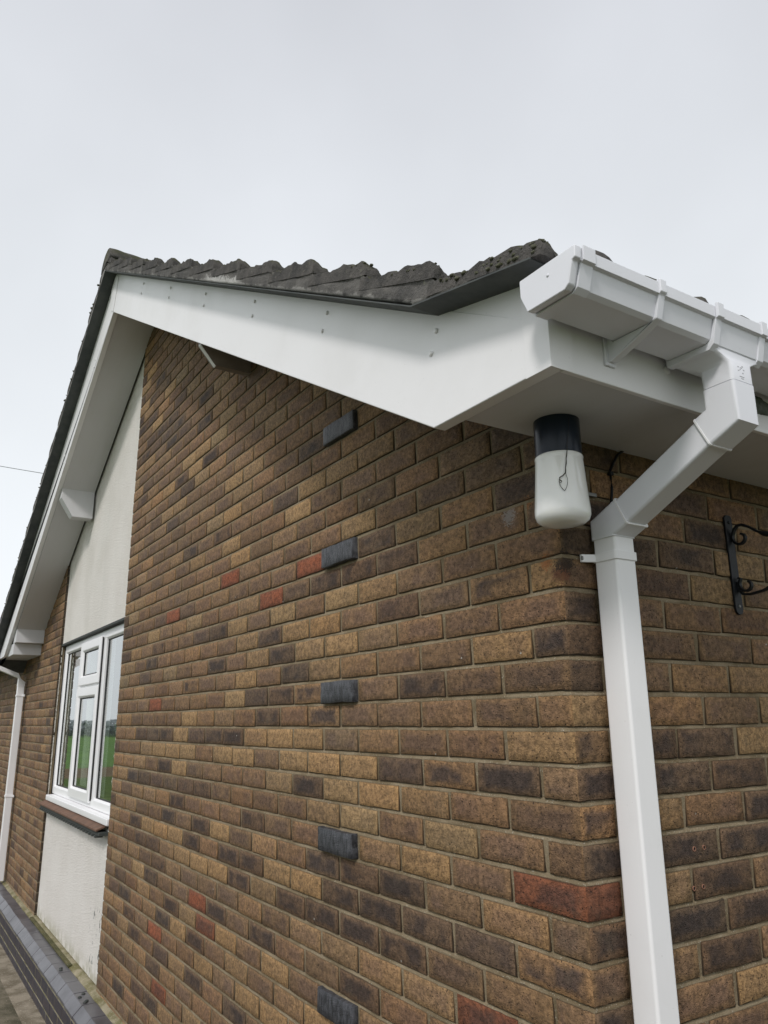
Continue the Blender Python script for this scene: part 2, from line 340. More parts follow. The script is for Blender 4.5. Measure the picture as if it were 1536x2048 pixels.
def brick_field(lst, mat, name, parent, rough=1.0, extra=None):
    """lst of (origin centre, U, V, N, w, h, depth, colA, colB, corner(-1,0,1)); one mesh"""
    allv = []; cA = []; cB = []; uvn = []
    for (c, U, V, Nn, bw, bh, dep, a, b, corner) in lst:
        bev = .0022
        hw, hh = bw / 2, bh / 2
        inset = (~outer)
        u = UU * hw; v = VV * hh
        u = np.where(inset, np.clip(u, -hw + bev, hw - bev), u); v = np.where(inset, np.clip(v, -hh + bev, hh - bev), v)
        # neighbouring ring positions follow the border so the bevel stays even
        u = np.where(outer & (II > 0) & (II < nu - 1), np.clip(u, -hw + bev, hw - bev), u)
        v = np.where(outer & (JJ > 0) & (JJ < nv - 1), np.clip(v, -hh + bev, hh - bev), v)
        d = np.where(outer, -.0034, 0.0)
        jit = rng.normal(0, .00055 * rough, (nu, nv)); jit2 = rng.normal(0, .0007 * rough, (nu, nv)); jd = rng.normal(0, .00035 * rough, (nu, nv))
        tilt = rng.normal(0, .003) * rough; sag = rng.normal(0, .0008) * rough
        v = v + jit2 + u * tilt + sag; uo = u.copy(); u = u + jit + rng.normal(0, .0012) * rough; d = d + np.clip(jd, -.0003, .001) + min(abs(rng.normal(0, .0008)), .0022) * rough
        if corner:
            e_ = (nu - 1) if corner > 0 else 0; sgn = 1 if corner > 0 else -1
            u[e_, :] = sgn * (hw - .0012); d[e_, :] = -.0012
            i2 = e_ - sgn; u[i2, :] = sgn * (hw - .0035); d[i2, :] = 0; v[e_, :] = v[i2, :] = np.where(True, VV[i2, :] * hh, 0)
            v[e_, 1] = v[i2, 1] = -hh + bev; v[e_, -2] = v[i2, -2] = hh - bev; d[i2, 0] = d[i2, -1] = -.0035
        P = c + u[..., None] * U + v[..., None] * V + d[..., None] * Nn
        P = P.reshape(-1, 3)
        back = c + (u.reshape(-1)[rid])[:, None] * U + (v.reshape(-1)[rid])[:, None] * V - dep * Nn
        allv.append(np.vstack([P, back]))
        q = np.stack([uo / hw, VV, np.full_like(UU, rng.random())], -1).reshape(-1, 3); q = np.vstack([q, q[rid]]); uvn.append(q)
        ca_ = np.tile((*a, 1), (NP, 1)); cb_ = np.tile((*b, 1), (NP, 1))
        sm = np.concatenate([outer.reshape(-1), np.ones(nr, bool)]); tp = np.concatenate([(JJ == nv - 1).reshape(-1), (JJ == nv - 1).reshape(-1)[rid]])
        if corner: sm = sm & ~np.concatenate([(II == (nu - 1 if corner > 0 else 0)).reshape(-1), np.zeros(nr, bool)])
        for q_ in (ca_, cb_): q_[sm & ~tp, :3] = (.050, .036, .022); q_[sm & tp, :3] = (.15, .12, .075)      # mortar stain plus joint shade painted into the arrises, tops paler
        cA.append(ca_); cB.append(cb_)
    n = len(lst); V_ = np.vstack(allv); F_ = (TF[None] + (np.arange(n) * NP)[:, None, None]).reshape(-1, 4)
    ev, ef = extra if extra else ([], [])
    me = bpy.data.meshes.new(name)
    nb = len(V_); verts = V_.tolist() + [tuple(x) for x in ev]; faces = F_.tolist() + [tuple(i + nb for i in f) for f in ef]
    me.from_pydata(verts, [], faces)
    pad = len(ev)
    for nm, arr in (('cA', cA), ('cB', cB)):
        at = me.attributes.new(nm, 'FLOAT_COLOR', 'POINT'); at.data.foreach_set('color', np.vstack(arr + [np.full((pad, 4), .2)] if pad else arr).astype(np.float32).ravel())
    at = me.attributes.new('uvn', 'FLOAT_VECTOR', 'POINT'); at.data.foreach_set('vector', np.vstack(uvn + [np.zeros((pad, 3))] if pad else uvn).astype(np.float32).ravel())
    mats = mat if isinstance(mat, list) else [mat]
    o = link(name, me, mats, parent)
    mi = np.zeros(len(faces), dtype=np.int32); mi[len(F_):] = len(mats) - 1; me.polygons.foreach_set('material_index', mi)
    me.polygons.foreach_set('use_smooth', [True] * len(F_) + [False] * (len(faces) - len(F_)))
    bm = bmesh.new(); bm.from_mesh(me); bmesh.ops.recalc_face_normals(bm, faces=bm.faces[:]); bm.to_mesh(me); bm.free()
    return o
def cols(pl, k, n):
    t = CL.get((pl, k, n))
    if t is None:
        r = rng.random(); t = 'N' if r < .34 else 'N2' if r < .60 else 'N3' if r < .76 else 'T2' if r < .84 else 'D2' if r < .93 else 'D' if r < .975 else 'T2'
    a, b = PAL[t]; j = rng.normal(1, .07); hue = rng.normal(0, .03)
    f = lambda c: (max(c[0] * j * (1 + hue), .01), c[1] * j, c[2] * j * (1 - hue))
    return f(a), f(b)
X, Y, Z = np.eye(3)
def course(lo, hi, k, odd):                 # spans along the wall measured from its corner
    s = 0.0 if odd else BW / 2 - .005 + JT
    r = []
    if not odd: r.append((0.0, .1025, -1)); s = .1125
    n = 0
    while s < hi:
        r.append((s, min(s + BW, hi), n)); s += BW + JT; n += 1
    return [(a, b, n) for a, b, n in r if b > lo and b - a > .03]
KLO, KHI = -20, 39
for kk in (12, 11, 10, 9, 7, 6, 5, 2, 0, -2):
    CL.setdefault(('x', kk, 0 if kk % 2 == 0 else -1), 'D')
PROJ = {(-7, 4), (-1, 4), (5, 4), (11, 4), (17, 4)}
D_ = .022
def bed_sheets(span, z0, z1, along, origin):
    """mortar face course by course: flush at the foot of each joint, set back under the brick above"""
    m = MBd()
    k = int(math.floor(z0 / .075))
    while k * .075 < z1:
        for (za, da, zb_, db) in ((k * .075 - .0085, .0010, k * .075 + .0005, .0045), (k * .075 + .0005, .0045, k * .075 + .0665, .0010)):
            zb2 = min(zb_, z1); a0, a1 = span(za); b0, b1 = span(zb2)
            if a1 - a0 < .02 or b1 - b0 < .005 or za < z0 - .02: continue
            n_ = max(1, int((a1 - a0) / .08)); vs = []
            for i in range(n_ + 1):
                t = i / n_
                for (p0, p1, z, d) in ((a0, a1, za, da), (b0, b1, zb2, db)):
                    p = p0 + (p1 - p0) * t; dd = d + noise.noise(Vector((p * 9, z * 40, k))) * .0006
                    if along == 'x' and i == n_ and abs(a1 + .0035) < 1e-6: p = -d; dd = d
                    if along == 'y' and i == 0: p = d; dd = d
                    vs.append((p, dd, z) if along == 'x' else (-dd, p, z))
            m.add(vs, [(2 * i, 2 * i + 2, 2 * i + 3, 2 * i + 1) for i in range(n_)])
        k += 1
    return m
# right pier of the gable
lst = []
for k in range(KLO, KHI):
    zb = k * .075
    for a, b, n in course(0, 3.815, k, k % 2 != 0):
        xm = -(a + b) / 2
        if zb > min(slope(-a, BB + .12), slope(-b, BB + .12)): continue
        if (k, n) in PROJ: continue
        ca, cb = cols('y', k, n)
        lst.append((np.array([xm, 0, zb + BH / 2]), X, Z, -Y, b - a, BH, D_, ca, cb, 1 if a == 0 else 0))
mort = MBd()
RC = .0052
def sp_(z):
    zt = z - (BB + .1); lo = max(-3.812, AX + zt / .555) if zt > -.12 else -3.812
    return (-3.812, -.0035) if z < slope(0, BB + .1) else (-3.812 if z < slope(-3.812, BB + .1) else AX - (BB + .1 - z) / .555, AX + (BB + .1 - z) / .567)
mort = bed_sheets(sp_, G0, BB + .09, 'x', 0)
mort.prism([(-3.812, G0), (-.05, G0), (-.05, slope(0, BB + .1)), (-3.6, BB + .12), (-3.812, slope(-3.812, BB + .12))], 'y', .009, .10)
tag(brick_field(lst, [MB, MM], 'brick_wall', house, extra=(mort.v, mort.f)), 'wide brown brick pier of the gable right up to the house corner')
# left pier and the wing wall beyond it
lst = []; X0 = -5.93
for k in range(KLO, KHI):
    zb = k * .075
    for a, b, n in course(0, 5.0, k, k % 2 != 0):
        xm = X0 - (a + b) / 2
        if zb > max(slope(xm - .1, BB + .1), .97 if xm < -6.6 else -9): continue
        ca, cb = cols('z', k, n)
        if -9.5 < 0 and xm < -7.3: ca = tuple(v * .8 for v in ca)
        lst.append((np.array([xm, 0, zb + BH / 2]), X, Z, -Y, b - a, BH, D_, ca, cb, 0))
mort = bed_sheets(lambda z: (X0 - 5 if z < .98 else AX - (BB + .1 - z) / .555, X0 - .003), G0, slope(X0, BB + .08), 'x', 0); mort.prism([(X0 - 5, G0), (X0 - .003, G0), (X0 - .003, slope(X0, BB + .1)), (-7.1, 1.0), (X0 - 5, 1.0)], 'y', .009, .10)
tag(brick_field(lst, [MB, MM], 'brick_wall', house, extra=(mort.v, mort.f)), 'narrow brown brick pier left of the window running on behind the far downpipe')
# side wall round the corner
lst = []
for k in range(KLO, 13):
    zb = k * .075
    for a, b, n in course(0, 5.5, k, k % 2 == 0):
        ca, cb = cols('x', k, n)
        lst.append((np.array([0, (a + b) / 2, zb + BH / 2]), Y, Z, X, b - a, BH, D_, ca, cb, -1 if a == 0 else 0))
mort = bed_sheets(lambda z: (.0035, 5.5), G0, .985, 'y', 0); mort.box(-.10, -.0095, .0085, 5.5, G0, .99)
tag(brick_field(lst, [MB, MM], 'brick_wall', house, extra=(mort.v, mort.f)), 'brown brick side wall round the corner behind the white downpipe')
# five projecting blue bricks
for k, n in sorted(PROJ):
    x0 = -.225 * n
    d = .015 + .003 * rng.random()
    a, b = PAL['D']
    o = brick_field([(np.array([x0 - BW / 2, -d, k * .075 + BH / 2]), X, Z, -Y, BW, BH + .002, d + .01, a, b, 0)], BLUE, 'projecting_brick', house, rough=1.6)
# drill holes with orange rims and small white flecks on the side wall
PLUG = mat_plain('wall_plug_rim', (.30, .15, .10), (.20, .10, .06), .8, 80); HOLE = mat_plain('hole', (.01, .008, .006), None, .9)
for yy, zz in ((.315 + .035, .030), (.385, .030), (.335, -.050), (.368, -.050)):
    o = MBd().lathe([(.0055, -.001), (.0055, .0015), (.0035, .0015), (.0033, -.001)], 0, 0, 14).obj('wall_plug', PLUG, house, smooth=True)
    o.data.transform(Matrix.Translation((.0005, yy, zz)) @ Matrix.Rotation(rad(90), 4, 'Y'))
    h = MBd().lathe([(.0036, -.001), (.0036, .0008)], 0, 0, 12).obj('plug_hole', HOLE, o); h.parent = o; h.matrix_parent_inverse = Matrix()
    h.data.transform(Matrix.Translation((.0005, yy, zz)) @ Matrix.Rotation(rad(90), 4, 'Y'))

# ------------------------------------------------------------------ rendered panel, window
RY = .020
pan2 = MBd().prism([(X0 - .03, .975), (-3.78, .975), (-3.78, slope(-3.78, BB + .05)), (X0 - .03, slope(X0 - .03, BB + .05))], 'y', RY, .16)
tag(pan2.obj('rendered_panel', REN, house), 'tall cream render panel above the window')
pan = MBd().prism([(X0 - .03, -1.2), (-3.78, -1.2), (-3.78, -.30), (X0 - .03, -.30)], 'y', RY, .16)
tag(pan.obj('rendered_panel', REN, house), 'cream render panel below the window with dark peeling specks')
win = MBd().box(-5.92, -3.86, .06, .10, .935, .955).obj('window', WIN, house, bevel=.002); tag(win, 'white three light window with a small top opener')
def wpart(name, d, mat, bevel=.003): return box(name, d, mat, win, bevel=bevel)
def frame(name, x0, x1, z0, z1, wd, y0, y1, mat, par, bev=.005):
    m = MBd()
    o = [(x0, z0), (x1, z0), (x1, z1), (x0, z1)]; i = [(x0 + wd, z0 + wd), (x1 - wd, z0 + wd), (x1 - wd, z1 - wd), (x0 + wd, z1 - wd)]
    i2 = [(a + s * .012, b + t * .012) for (a, b), (s, t) in zip(i, ((1, 1), (-1, 1), (-1, -1), (1, -1)))]
    R_ = [[(a, y1, b) for a, b in o], [(a, y0, b) for a, b in o], [(a, y0, b) for a, b in i], [(a, y0 + .014, b) for a, b in i2], [(a, y1, b) for a, b in i2]]
    m.loft(R_ + [R_[0]], cap=False)
    return m.obj(name, mat, par, bevel=bev)
frame('window_frame', -5.92, -3.86, -.235, .955, .055, .045, .115, WIN, win)
wpart('mullion', (-4.53, -4.46, .047, .115, -.18, .90), WIN); wpart('mullion', (-5.30, -5.235, .047, .115, -.18, .90), WIN)
wpart('transom', (-5.235, -4.53, .047, .115, .575, .635), WIN)
def pane(x0, x1, z0, z1, y=.066): 
    frame('glazing_gasket', x0 - .004, x1 + .004, z0 - .004, z1 + .004, .006, y - .006, y + .01, GASK, win, 0)
    box('glass_pane', (x0, x1, y, y + .005, z0, z1), GLASS, win, bevel=0)
pane(-5.853, -5.31, -.168, .888); pane(-4.45, -3.925, -.168, .888)
s1 = frame('opening_sash', -5.19, -4.535, .592, .918, .062, .026, .05, WIN, win); tag(s1, 'small top hung opening sash')
s2 = frame('opening_sash', -5.215, -4.535, -.205, .575, .062, .026, .05, WIN, win); tag(s2, 'tall side hung opening sash')
pane(-5.115, -4.61, .667, .843, .048); pane(-5.14, -4.61, -.13, .50, .048)
box('sash_gap', (-4.536, -4.529, .036, .06, -.19, .91), GASK, win, bevel=0)
box('window_cill', (-5.86, -3.83, -.012, .06, -.278, -.237), WIN, win, bevel=.006)
# ragged sealant beside the frame
def bead(xw, sg, y0, z0, z1, wmax, y1=.05):
    R_ = []; zz = z0
    while zz < z1:
        w_ = max(.0006, random.uniform(-.5, 1) * wmax)
        R_.append([(xw, y0, zz), (xw + sg * w_, y0 + random.uniform(-.003, .004), zz), (xw + sg * w_, y1, zz), (xw, y1, zz)]); zz += random.uniform(.006, .022)
    MBd().loft(R_).obj('sealant_bead', SEAL, win)
bead(X0 + .0005, 1, .015, -.27, .96, .005, .022)
box('reveal_shadow_strip', (X0 - .004, -5.9205, .040, .06, -.24, .955), GASK, win, bevel=0)  # solid black strip standing in for the shade of the reveal
bead(-3.817, -1, .001, -.25, .96, .009)
box('head_shadow_strip', (-5.93, -3.8, .012, .05, .957, .976), LEAD, win, bevel=.002)  # dark strip set in for the shadow line under the render edge
# brown tile sill on dark creasing
sl = MBd(); n = 9; x0s, x1s = -5.90, -3.895
for i in range(n):
    a = x0s + (x1s - x0s) * i / n; b = a + (x1s - x0s) / n - .003
    sl.add([(a, -.052, -.312), (b, -.052, -.312), (b, .03, -.281), (a, .03, -.281), (a, -.052, -.300), (b, -.052, -.300), (b, .03, -.269), (a, .03, -.269)],
           [(0, 3, 2, 1), (4, 5, 6, 7), (0, 1, 5, 4), (1, 2, 6, 5), (2, 3, 7, 6), (3, 0, 4, 7)])
sill = sl.obj('tile_sill', SILL, house, bevel=.0015); tag(sill, 'brown clay tile sill under the window')
m = MBd().box(x0s + .005, -3.87, -.04, .03, -.335, -.316)
xx = x0s + .01
while xx < -3.9: m.box(xx, xx + .035, -.047, .0, -.350, -.3355); xx += .08
m.obj('creasing_strip', LEAD, sill, bevel=.0015).parent = sill
for ob in (sill.children): ob.matrix_parent_inverse = Matrix()
# room behind
rm = MBd(); 
for d in ((-6.3, -3.2, 3.2, 3.3, -1.4, 1.2), (-6.4, -6.3, .17, 3.3, -1.4, 1.2), (-3.3, -3.2, .17, 3.3, -1.4, 1.2), (-6.4, -3.2, .17, 3.3, 1.2, 1.3), (-6.4, -3.2, .17, 3.3, -1.5, -1.4)): rm.box(*d)
rm.obj('interior_walls', INT, house)
def curtain(x0, x1, y, label, z0=-.30, z1=.93):
    nx = 60; vs = []; fs = []
    for i in range(nx + 1):
        t = i / nx; x = x0 + (x1 - x0) * t; yy = y + .028 * math.sin(t * 40 * (x1 - x0) / .35) + .01 * math.sin(t * 91)
        vs += [(x, yy, z0), (x, yy, z1)]
    k = len(vs)
    vs += [(a, b + .003, c) for a, b, c in vs]
    for i in range(nx): fs += [(2 * i, 2 * i + 2, 2 * i + 3, 2 * i + 1), (k + 2 * i, k + 2 * i + 1, k + 2 * i + 3, k + 2 * i + 2)]
    fs += [(0, 1, k + 1, k), (2 * nx, k + 2 * nx, k + 2 * nx + 1, 2 * nx + 1)]
    tag(MBd().add(vs, fs).obj('curtain', CURT, None, smooth=True), label, 'curtain', 'curtains at the gable window')
curtain(-5.82, -5.55, .24, 'pale curtain gathered behind the left pane of the window')
curtain(-4.35, -3.95, .24, 'pale curtain gathered behind the right pane of the window')

# ------------------------------------------------------------------ barge boards, eaves
YF = -.28
def barge(side):
    m = MBd()
    if side > 0:
        pts = [(AX, BB), (-.088, .947), (.277, .947), (.277, slope(.277, 3.237)), (AX, 3.237)]
    else:
        pts = [(AX - .0015, BB), (AX - .0015, 3.237), (-7.9, slope(-7.9, 3.237)), (-7.9, .955), (-7.25, .955)]
    return m.prism(pts, 'y', YF, YF + .034).obj('barge_board', PVC, house, bevel=.003)
bR = barge(1); tag(bR, 'white barge board and box end down to the house corner with dark screw caps')
bL = barge(-1); tag(bL, 'white barge board on the far slope of the gable')
# infill above the sawn line at the foot of the near barge
MBd().prism([(-.05, slope(-.05, 3.215)), (.2765, slope(.2765, 3.215)), (.2765, 1.142), (-.07, 1.236)], 'y', YF + .0022, YF + .03).obj('barge_infill', PVC, bR).matrix_parent_inverse = Matrix()
# apex cover strip
o = MBd().prism([(AX - .06, BB + .035), (AX + .004, BB + .002), (AX + .085, 3.17), (AX + .0, 3.22), (AX - .11, 3.16)], 'y', YF - .004, YF - .0005).obj('apex_cover', PVC, bL, bevel=.0015); o.matrix_parent_inverse = Matrix()
scr = [(-.596, 1.48), (-.626, 1.435), (-.066, 1.177), (-.088, 1.129), (-1.158, 1.799), (-1.176, 1.749), (-1.717, 2.116), (-1.736, 2.069), (-2.27, 2.433), (-2.294, 2.391), (-2.833, 2.754), (-2.873, 2.71)]
scl = [(-4.05, 2.79), (-4.07, 2.74), (-4.9, 2.33), (-4.92, 2.28), (-5.75, 1.87), (-5.77, 1.82), (-6.5, 1.46), (-6.52, 1.41), (-7.2, 1.08), (-7.22, 1.03)]
capm = None
for lst_, par in ((scr, bR), (scl, bL)):
    for x, z in lst_:
        o = MBd().lathe([(.0065, 0), (.0065, .0022), (.0055, .0042), (.003, .0052), (.0004, .0054)], 0, 0, 16).obj('screw_cap', PVC, par, smooth=True)
        o.data.transform(Matrix.Translation((x, YF, z)) @ Matrix.Rotation(rad(90), 4, 'X')); o.matrix_parent_inverse = Matrix()
# rake soffits
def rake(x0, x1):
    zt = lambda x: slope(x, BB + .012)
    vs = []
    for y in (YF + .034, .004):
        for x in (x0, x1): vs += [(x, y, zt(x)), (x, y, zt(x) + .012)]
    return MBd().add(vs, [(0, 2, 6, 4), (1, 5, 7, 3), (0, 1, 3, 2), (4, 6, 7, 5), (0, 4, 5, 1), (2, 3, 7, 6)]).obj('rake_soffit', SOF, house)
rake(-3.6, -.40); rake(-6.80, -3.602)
# right eaves: soffit, fascia, corner trim
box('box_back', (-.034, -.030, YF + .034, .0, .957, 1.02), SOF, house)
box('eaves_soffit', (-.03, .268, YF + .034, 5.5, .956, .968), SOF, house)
fas = box('fascia_board', (.268, .280, -.2455, 5.5, .946, 1.165), PVC, house, bevel=.002)
tr = MBd().prism([(.215, YF - .003), (.2835, YF - .003), (.2835, -.223), (.2805, -.223), (.2805, YF - .0002), (.215, YF - .0002)], 'z', .944, 1.165).obj('corner_trim', PVC, fas, bevel=.0012); tr.matrix_parent_inverse = Matrix()
for yy, zz in ((.059, 1.022), (.30, 1.01)):
    o = MBd().lathe([(.0095, 0), (.0095, .002), (.007, .0042), (.0005, .005)], 0, 0, 18).obj('screw_cap', PVC, fas, smooth=True)
    o.data.transform(Matrix.Translation((.280, yy, zz)) @ Matrix.Rotation(rad(90), 4, 'Y')); o.matrix_parent_inverse = Matrix()
# left box foot and wing eaves
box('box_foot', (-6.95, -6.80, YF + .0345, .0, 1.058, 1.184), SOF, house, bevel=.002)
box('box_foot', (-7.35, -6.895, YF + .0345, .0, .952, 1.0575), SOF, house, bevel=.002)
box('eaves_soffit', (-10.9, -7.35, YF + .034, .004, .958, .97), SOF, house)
box('fascia_board', (-10.9, -7.9, YF, YF + .02, .948, 1.17), PVC, house)
# purlin boxes
def purlin(x0, x1, zt_, zb_, y1=-.15):
    zt2 = zt_ + .08
    return MBd().prism([(0.004, zb_), (y1, zb_), (YF + .036, zt_ + .0), (YF + .036, zt2), (0.004, zt2)], 'x', x0, x1).obj('purlin_end_box', SOF, house, bevel=.002)
purlin(-5.21, -5.10, 2.05, 1.905); o = purlin(-1.90, -1.865, slope(-1.865, BB) - .005, 1.866, -.17); o.data.materials[0] = mat_plain('brown_grey_board', (.30, .265, .235), (.23, .20, .18), .7, 6)  # near purlin box in a darker brown-grey than the far one
w_ = MBd().prism([(-.168, 1.8625), (-.172, 1.8655), (YF + .036, slope(-1.865, BB) - .006), (YF + .036, slope(-1.865, BB) - .012)], 'x', -1.887, -1.863).obj('end_strip', PVC, o); w_.matrix_parent_inverse = Matrix()

# ------------------------------------------------------------------ roof
VY = -.355
def nz(x, y, z, s): return noise.noise(Vector((x * s, y * s, z * s)))
CZ = 3.338
tailsR = [.347, .029] + [.029 - .2895 * i for i in range(1, 13)]
def crest(x):                                # near slope with its tilted last course
    if x > .029: return 1.283 - (x - .029) * .404
    return CZ - .567 * (x - AX)
ys = list(np.arange(VY, -.20, .006)) + list(np.arange(-.20, .9, .014)) + list(np.arange(.9, 5.6, .03))
def roll(y):
    ph = ((y + .345) / .1535) % 1.0
    b = max(0.0, math.cos((ph if ph < .5 else ph - 1) * math.pi / .42 * .5 * 1.0)) if min(ph, 1 - ph) < .42 else 0.0
    return -.040 * (1 - b ** 1.2)
def tiles(side):
    m = MBd(); tails = tailsR + [AX - .02]
    yy = ys if side > 0 else [y for y in ys if y < .5] + [1., 2., 3., 4., 5.5]
    for i in range(len(tails) - 1):
        xt, xp = tails[i], tails[i + 1]
        if xt <= AX + .03: break
        xp = max(xp, AX)
        NXs = 22; prof = []
        for k in range(NXs + 1):
            t = -.06 + 1.06 * k / NXs; x = xp + (xt - xp) * t
            z = crest(x) - .052 * (1 - max(t, 0)) ** .9 - (.0 if t < .93 else .010 * ((t - .93) / .07) ** 2)
            prof.append((x, z, 1.0))
        prof += [(xt + .004, prof[-1][1] - .014, 1.0), (xt, prof[-1][1] - .034, .8), (xt - .03, prof[-1][1] - .022, .5)]
        if xp > AX: prof.append((xp - .03, crest(xp) - .072, .3))
        else: prof.append((xp, crest(xp) - .045, .3))
        base = len(m.v); W = len(yy); vs = []
        for (x, z, a) in prof:
            for y in yy:
                dn = nz(x, y, z, 22) * .008 * a + nz(x + 9, y, z, 60) * .006 * a + nz(x + 4, y, z, 130) * .003 * a if y < 1.2 else 0
                mo = max(0, nz(x + 3, y, i * 7.1, 9)) * .016 * a if (y < 0 and z > crest(x) - .05) else 0
                zz = z + roll(y) * (1 if a > .6 else .55) + dn + mo + (.027 * min(1, max(0, (y + .30) / .08)) * min(1, max(0, (x - .05) / .25)))
                uz = (UB + .0115 - .567 * (x - AX)) if x < -.058 else 1.2148 - (x + .058) * .238
                zz = max(zz, uz)
                if side > 0: vs.append((x + dn * .6, y, zz))
                else:
                    d = x - AX; zl = zz + (.567 - .555) * d
                    vs.append((AX - d + dn * .6, y, zl))
        fs = []; P = len(prof)
        for a in range(P):
            b = (a + 1) % P
            for j in range(W - 1): fs.append((a * W + j, a * W + j + 1, b * W + j + 1, b * W + j))
        fs += [tuple(a * W for a in range(P)), tuple(a * W + W - 1 for a in range(P))[::-1]]
        m.add(vs, fs)
    return m
roof = tiles(1).obj('roof_slope', TILE, house, smooth=False); tag(roof, 'near slope of mossy grey interlocking tiles')
roof2 = tiles(-1).obj('roof_slope', TILE, house); tag(roof2, 'far slope of grey interlocking tiles')
for r_ in (roof, roof2):
    r_.data.polygons.foreach_set('use_smooth', [True] * len(r_.data.polygons))
    if hasattr(r_.data, 'set_sharp_from_angle'): r_.data.set_sharp_from_angle(angle=rad(50))
# undercloak boards
def ucl(side):
    if side > 0: pts = [(AX, UB + .006), (-.058, 1.2085), (.322, 1.118)]
    else: pts = [(AX - .001, UB + .006), (-7.9, slope(-7.9, UB + .006))]
    m = MBd(); vs = []
    for y in (VY - .002, 5.4 if side > 0 else .3):
        for x, z in pts: vs += [(x, y, z + .003), (x, y, z + .0065)]
    n_ = len(pts); fs = []
    for i in range(n_ - 1):
        a = 2 * i; b = 2 * n_ + 2 * i
        fs += [(a, a + 2, b + 2, b), (a + 1, b + 1, b + 3, a + 3), (a, a + 1, a + 3, a + 2), (b, b + 2, b + 3, b + 1)]
    fs += [(0, 2 * n_, 2 * n_ + 1, 1), (2 * n_ - 2, 2 * n_ - 1, 4 * n_ - 1, 4 * n_ - 2)]
    return m.add(vs, fs).obj('undercloak', UNDER, roof if side > 0 else roof2)
for s_ in (1, -1): ucl(s_).matrix_parent_inverse = Matrix()
# verge mortar face with ragged surface
def vmort(side):
    m = MBd(); Nn = 420 if side > 0 else 260; R_ = []
    xa, xb = (AX, .31) if side > 0 else (AX, -7.9)
    levels = [0, .15, .35, .55, .75, .9, 1.0]
    for i in range(Nn + 1):
        x = xa + (xb - xa) * i / Nn
        if side > 0: zb_ = (UB + .0125 - .567 * (x - AX)) if x < -.058 else (1.2155 - (x + .058) * .238); zt_ = crest(x) - .046
        else: zb_ = slope(x, UB + .0125); zt_ = slope(x, CZ - .046)
        ring = []
        tf = next(((q - x) / .29 for q in tailsR[::-1] if q >= x), 0) if side > 0 else ((AX - x) / .29) % 1
        zt_ += .006 - .018 * min(max(tf, 0), 1) + nz(x, 2, 0, 30) * .004
        for l_ in levels:
            z = zb_ + (zt_ - zb_) * l_
            y = VY + .0015 + nz(x, 0, z, 14) * .0025 + nz(x, 5, z, 50) * .0015 + nz(x, 9, z, 120) * .0008
            # open crack running up to each tile tail
            ph = ((.029 - x) / .2895) % 1.0
            if side > 0 and .62 < l_ < .82: y += .003
            ring.append((x, y, z))
        ring += [(x, -.285, zt_), (x, -.285, zb_)]
        R_.append(ring)
    m.loft(R_)
    o = m.obj('verge_mortar', VMOR, roof if side > 0 else roof2, smooth=True); o.matrix_parent_inverse = Matrix(); return o
vmort(1); vmort(-1)
# ridge tile
m = MBd(); R_ = []
for y in list(np.arange(VY, .4, .012)) + [1, 2, 3, 4, 5.5]:
    r = []
    for k in range(19):
        a = math.pi * k / 18; d = .115 + nz(k * .4, y, 0, 8) * .008
        r.append((AX + math.cos(a) * d * 1.15, y, 3.268 + math.sin(a) * d * .95))
    r += [(AX - .11, y, 3.262), (AX + .11, y, 3.262)]
    R_.append(r)
o = m.loft(R_).obj('ridge_tile', TILE, roof, smooth=True); o.matrix_parent_inverse = Matrix()
# moss clumps along the verge
m = MBd()
def clump(x, y, z, r):
    bm = bmesh.new(); bmesh.ops.create_icosphere(bm, subdivisions=2, radius=r)
    o0 = random.random() * 50
    for v in bm.verts:
        v.co *= 1 + .35 * noise.noise(v.co * (1.6 / r) * .7 + Vector((o0, 0, 0))) + .25 * noise.noise(v.co * (4 / r) * .6 + Vector((0, o0, 0)))
        v.co.z *= .75
    bm.verts.index_update(); m.add([(v.co.x + x, v.co.y + y, v.co.z + z) for v in bm.verts], [[v.index for v in f.verts] for f in bm.faces]); bm.free()
for i in range(900):
    t = random.random() ** 1.6; x = .345 - t * 3.6
    ti = min([q for q in tailsR if q >= x - .001], default=.347); frac = (ti - x) / .29
    if random.random() > (1.15 - frac): continue
    z = crest(x) - .052 * max(frac, 0) ** .9 - .007
    clump(x, VY + random.uniform(0.0, .02) + .002, z, random.uniform(.0018, .0045) * (1.3 if x > -.3 and random.random() < .5 else 1))
for i in range(60):
    x = random.uniform(.02, .345); clump(x, VY + random.uniform(-.001, .012), max(crest(x) - .052 * (.347 - x) / .318 - random.uniform(.0, .05) * (x - .02) / .33 - .004, 1.2148 - (x + .058) * .238 + .010), random.uniform(.003, .007))
for i in range(50):
    d = random.random() * 3.5; x = AX - d; clump(x, VY + random.uniform(0, .01), CZ - .555 * d - random.uniform(.005, .05), random.uniform(.004, .012))
o = m.obj('moss', MOSS, roof, smooth=True); o.matrix_parent_inverse = Matrix(); o['kind'] = 'stuff'

